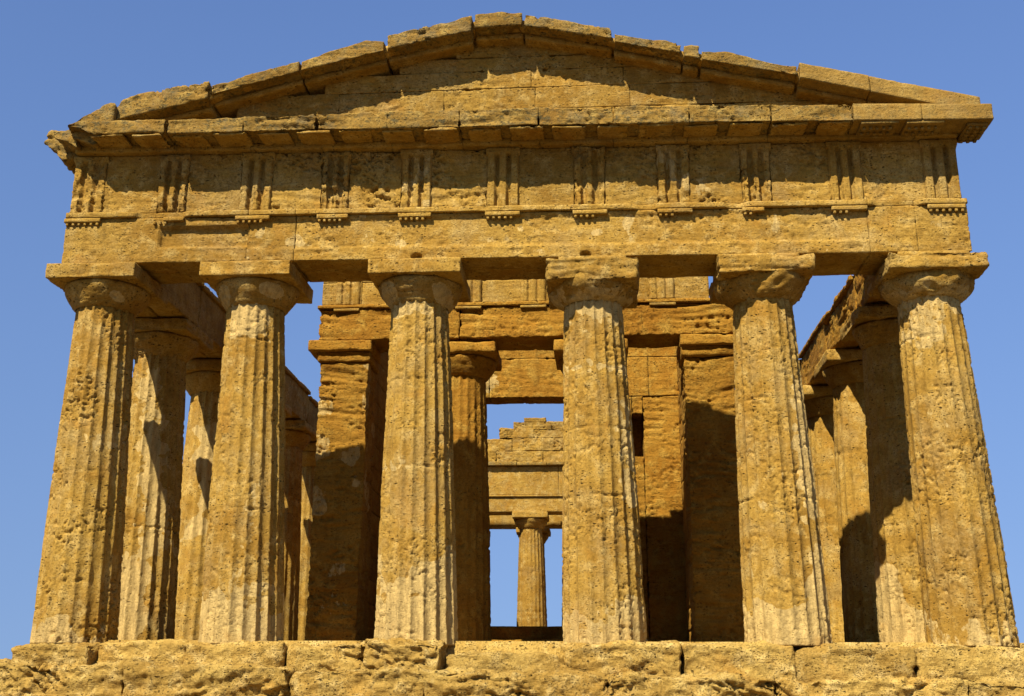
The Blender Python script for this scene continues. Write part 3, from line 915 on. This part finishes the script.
# porch entablature
AXP = [-4.80, -1.5, 1.5, 4.80]
pe = [rough_box((AXP[i]+.003, Y0, 6.86), (AXP[i+1]-.003, Y0+1.1, 7.62), .035, r=.02, amp=.02, strata=.045, pit=.04, seed=460+i, chip=1.2) for i in range(3)]
pe += [rough_box((-4.84, Y0-.05, 7.622), (4.80, Y0+1.1, 7.715), .035, r=.012, amp=.012, strata=.015, pit=.02, seed=464, chip=1.5)]
pa = mk('architrave', join(pe), M_WALL, cella)
pf = masonry(-4.76, 4.22, Y0+.06, Y0+1.0, 7.72, 8.85, 470, .56, 1.3, .04, rag=0, amp=.012, strata=.012, pit=.02)
for x0, x1, h in ((-4.7, -3.9, .18), (-3.2, -2.5, .3), (-1.9, -1.1, .12), (-.4, .5, .34), (.5, 1.0, .15), (1.5, 1.9, .28), (2.6, 3.2, .2)):
    pf.append(rough_box((x0, Y0+.25, 8.845), (x1, Y0+.95, 8.85+h), .05, r=.06, amp=.04, strata=.03, seed=477, chip=2.))  # unseen loose blocks, added to make the shadow edge on the door wall ragged
pfm = mk('frieze', join(pf), M_STONE, cella)
for i, xt_ in enumerate((-4.45, -3.05, -1.6, -.1, 1.4, 2.85)):
    def tw2(V, a=xt_):
        W = V.copy()
        t = (V[:, 0]-a)/.6
        g = np.zeros(len(V))
        for c in (0, 1/3, 2/3, 1): g = np.maximum(g, np.clip(1-np.abs(t-c)/.08, 0, 1))
        W[:, 1] += sstep(Y0+.06, Y0+.01, V[:, 1])*.06*g
        return W
    mk('triglyph', rough_box((xt_, Y0-.01, 7.72), (xt_+.6, Y0+.1, 8.60), (.02, .03, .035), r=.01, amp=.008, pit=.02, seed=480+i, warp=tw2, strata=.02, chip=2.), M_STONE, pfm)
    mk('regula', rough_box((xt_, Y0-.045, 7.555), (xt_+.6, Y0+.02, 7.618), .03, r=.01, amp=.006, seed=490+i, chip=1.), M_STONE, pa)
# door wall
YD = 9.5
WK = dict(r=.002, strata=.03, pit=.04, amp=.016, chip=.6)
dw = masonry(-4.64, -1.66, YD, YD+2.0, .0, 6.70, 500, 7., 3.5, .045, **WK)
dw += masonry(1.66, 2.56, YD, YD+2.0, .0, 6.70, 503, 2.2, 1.4, .04, **WK)
dw += masonry(2.86, 4.64, YD, YD+2.0, .0, 6.70, 504, 7., 2.4, .032, **WK)
dw += masonry(2.562, 2.858, YD, YD+2.0, .0, 5.06, 505, 5., 1.4, .04, **WK)
dw += masonry(2.562, 2.858, YD, YD+2.0, 6.22, 6.70, 506, .5, 1.4, .04, **WK)
dw += [rough_box((2.5, YD+.75, 5.0), (2.9, YD+.9, 6.3), .1, r=0, amp=0)]
dw += masonry(-4.64, 4.64, YD+.004, YD+.75, 6.71, 8.9, 507, 1.1, 3.4, .04, rag=.2, strata=.03, pit=.03)
mk('door_wall', join(dw), M_WALL, cella, pale=lambda V: .6*patch(V, lambda V: .28-np.hypot(V[:, 0]+1.45, V[:, 2]-7.1), 508))
mk('door_sill', join([rough_box((-3.6, YD-.5, .0), (3.6, YD+.1, .36), .08, r=.03, amp=.02, strata=.02, seed=511),
                      rough_box((-1.66, YD+.1, .0), (1.66, YD+2.05, .70), .08, r=.02, amp=.012, seed=512)]), M_WALL, cella)
mk('floor', rough_box((-4.6, YD+2.05, -.005), (4.6, 31.0, .42), .5, r=.02, amp=.01, seed=513), M_STEP, cella)
# side walls of the hall, each pierced by six arches
for s in (-1, 1):
    w0, w1 = sorted((s*3.80, s*4.66))
    parts = []
    ya, yb = 11.5, 31.2
    n = 6
    bay = (yb-ya)/n
    for i in range(n):
        c0 = ya+i*bay
        parts += masonry(w0, w1, c0, c0+.95, .0, 3.2, 520+i, .55, 1., .12, axis=1)
        ow = bay-.95
        cy = c0+.95+ow/2
        def aw_(V, cy=cy, ow=ow):
            W = V.copy()
            zb = 3.2+np.sqrt(np.maximum(.0, (ow/2)**2-(V[:, 1]-cy)**2))*.98
            zb = np.where(np.abs(V[:, 1]-cy) > ow/2, 3.2, zb)
            t = (V[:, 2]-3.2)/2.5
            W[:, 2] = zb+t*(5.7-zb)
            return W
        parts.append(rough_box((w0, c0+.0, 3.2), (w1, c0+bay, 5.7), .1, r=.0, amp=.012, strata=.02, seed=530+i, warp=aw_))
    parts += masonry(w0, w1, ya, yb, 5.7, 7.3, 540, .53, 1.6, .14, axis=1, rag=.35)
    mk('arched_wall', join(parts), M_WALL, cella)
# rear porch: two piers, two columns, entablature and a broken gable above
YR = 31.5
for s in (-1, 1):
    x0, x1 = sorted((s*3.58, s*4.72))
    mk('pier', join(masonry(x0, x1, YR-.1, YR+1.0, .0, 6.82, 550+s, .56, 2., .1)), M_WALL, cella)
    column(cella, s*1.45, s*1.48, YR+.85, .4, 6.90, seed=560+s*4, wear=.75, detail=.7, dmg=.25, joints=(2.4, 4.2), rb=.72, rt=.55, mat=M_SHAFT, nv=110, aw=.83)
re_ = [rough_box((-4.8, YR+.25, 6.90), (4.8, YR+1.3, 7.60), .06, r=.015, amp=.01, strata=.01, pit=.01, seed=571),
       rough_box((-4.85, YR+.18, 7.602), (4.85, YR+1.3, 7.70), .06, r=.015, amp=.008, seed=572)]
mk('architrave', join(re_), M_STONE, cella)
mk('frieze', join(masonry(-4.76, 4.76, YR+.27, YR+1.2, 7.70, 9.06, 575, 1.36, 5.2, .06, strata=.01, pit=.015)), M_STONE, cella)
mk('cornice', join([rough_box((-4.9+i*1.4, YR+.05, 9.06), (-4.9+(i+1)*1.4-.01, YR+1.3, 9.24+.02*math.sin(i*2)), .05, r=.03, amp=.015, strata=.02, seed=576+i, chip=1.) for i in range(7)]), M_CORN, cella)
gab = []
rnd = random.Random(8)
steps = [(9.24, 9.80, -4.7, 4.3), (9.80, 10.42, -4.3, 3.9), (10.42, 10.84, -2.95, 3.0), (10.84, 11.2, -2.3, 1.4), (11.2, 11.45, -1.8, -.75)]
for j, (z0, z1, xl, xr) in enumerate(steps):
    x = xl
    while x < xr-.05:
        w = rnd.uniform(1.3, 2.6)
        if x+w > xr-.8: w = xr-x
        dz = rnd.uniform(-.05, .07) if (x < xl+.1 or j == 4) else 0
        gab.append(rough_box((x+.0005, YR+.35+rnd.uniform(-.01, .01), z0+.0005), (x+w-.0005, YR+1.1, z1+dz), .035, r=.012, amp=.05, strata=.012, pit=.06, seed=590, chip=5.))
        x += w
mk('broken_gable', join(gab), M_STONE, cella, dark=lambda V: .5*sstep(-.1, .4, noise(V*1.5, 595)))
